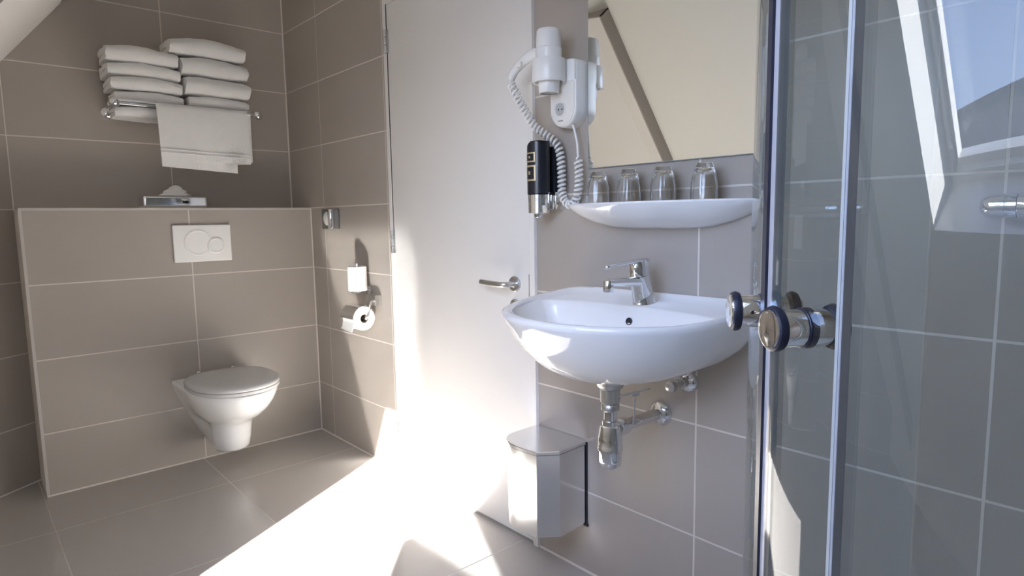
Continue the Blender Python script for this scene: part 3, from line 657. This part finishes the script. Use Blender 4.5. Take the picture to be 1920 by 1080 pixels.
b = new(); curved(b, 45.3, 47.1, zz0, zz1, RG-.004, RG+.0065, 3); make('magnet_strip', b, M_dark, t, 0)
b = new(); curved(b, 47.1, 48.0, zz0, zz1, RG-.004, RG+.004, 3); make('edge_seal', b, M_sealw, d1, 0)
b = new(); curved(b, 43.6, 45.3, zz0, zz1, RG-.004, RG+.004, 3); make('edge_seal', b, M_sealc, d2, 0)
b = new(); curved(b, 41.8, 43.6, zz0, zz1, RG-.0042, RG+.0042, 3); make('seal_fin', b, thin_glass('seal_fin', (.88,.89,.88), 1.25), d2, 0)
b = new(); curved(b, 27.5, 27.9, zz0, zz1, RG-.0045, RG+.0035, 3); make('edge_profile', b, M_sealc, t, 20)
b = new(); curved(b, 27.9, 28.4, zz0, zz1, RG-.0040, RG+.0040, 3); make('edge_profile', b, M_sealw, t, 20, label='pale edge profile')
b = new(); curved(b, 25.6, 27.6, zz0, zz1, RG-.0042, RG+.0038, 3); make('seal_fin', b, thin_glass('seal_fin_grey', (.90,.91,.92), 1.3), t, 0)
def knob(th, z, door, k=.94, q=.80):
    a = math.radians(th); nrm_ = Vector((-math.sin(a), -math.cos(a), 0)); o = Vector((*gp(th), z))
    for sg in (1, -1):
        def L(bm, prof): lathe(bm, [(max(r*k, .0001), h_*q) for r, h_ in prof], o, nrm_*sg, 48)
        b = new(); L(b, [(.0150,.003),(.0150,.005),(.0158,.0055),(.0158,.026),(.0150,.0275)]); kn = make('knob', b, M_chrome, door)
        b = new(); L(b, [(.0152,.0262),(.0186,.0275),(.0198,.0315),(.0186,.0355),(.0160,.0368)]); make('rubber_ring', b, M_dark, kn)
        b = new(); L(b, [(.0166,.0355),(.0160,.0380),(.0140,.0386),(0,.0384)]); make('end_cap', b, M_chrome, kn)
    b = new(); lathe(b, [(.0150,-.0038),(.0163,-.0034),(.0163,.0034),(.0150,.0038)], o, nrm_, 40); make('gasket', b, M_dark, door)
knob(35.4, 1.0005, d2); knob(49.4, 1.0015, d1)
# tray
t = thing('shower_tray', 'white quarter-round shower tray on the floor', 'shower tray', (CX, CY, 0))
b = new(); R2 = RG+.04; out = [(XR-.001, -.001), (CX-R2, -.001)]+[(CX-R2*math.sin(math.radians(a)), CY-R2*math.cos(math.radians(a))) for a in range(90, -1, -5)]+[(XR-.001, CY-R2)]
prism(b, [(x, y, .001) for x, y in out], (0,0,.137)); make('tray_body', b, M_cer, t, 30)
b = new(); lathe(b, [(.045,0),(.045,.003),(.04,.004)], (3.35,-.45,.138), (0,0,1), 30); make('drain_cover', b, M_chrome, t)
# thermostatic bar mixer
t = thing('shower_mixer', 'chrome bar shower mixer on the tiles inside the shower', 'shower mixer', (3.20, 0, 1.098))
b = new(); y, z = -.056, 1.098
lathe(b, [(.004,0),(.012,.002),(.018,.008),(.0205,.017),(.0205,.036),(.0195,.037),(.0195,.039),(.0205,.040),(.0205,.052)], (3.028,y,z), (1,0,0), 36); make('flow_handle', b, M_chrome, t)
b = new(); cyl(b, (3.080,y,z), (3.290,y,z), .0205, 36, .002); make('bar_body', b, M_chrome, t)
b = new(); lathe(b, [(.004,0),(.012,.002),(.018,.008),(.0205,.017),(.0205,.052)], (3.342,y,z), (-1,0,0), 36); make('temperature_handle', b, M_chrome, t)
for x in (3.11, 3.26):
    b = new(); cyl(b, (x,-.0,z), (x,y+.01,z), .014, 24); lathe(b, [(.032,0),(.032,.004),(.022,.014)], (x,-.0005,z), (0,-1,0), 30); make('wall_union', b, M_chrome, t)

# ------------------------------------------------------------------ outside
hs = thing('neighbour_house', 'dark slate-roofed house seen outside through the roof window', 'house', (-9, -12, -5))
A_, B_, C_ = Vector((-15, -8, 0)), Vector((-8, -12.5, 0)), Vector((-1, -17, 0)); back = Vector((-5, -8, 0))
def Z(p, z): return Vector((p.x, p.y, z))
b = new(); prism(b, [Z(A_,-6), Z(C_,-6), Z(C_,3.9), Z(B_,2.9), Z(A_,1.6)], back); make('house_wall', b, M_brick, hs, 0)
b = new(); prism(b, [Z(A_,1.6), Z(B_,2.9), Z(C_,3.9), Z(C_,4.2), Z(B_,3.2), Z(A_,1.9)], back*1.05-back*.0); make('roof', b, M_roof, hs, 0)
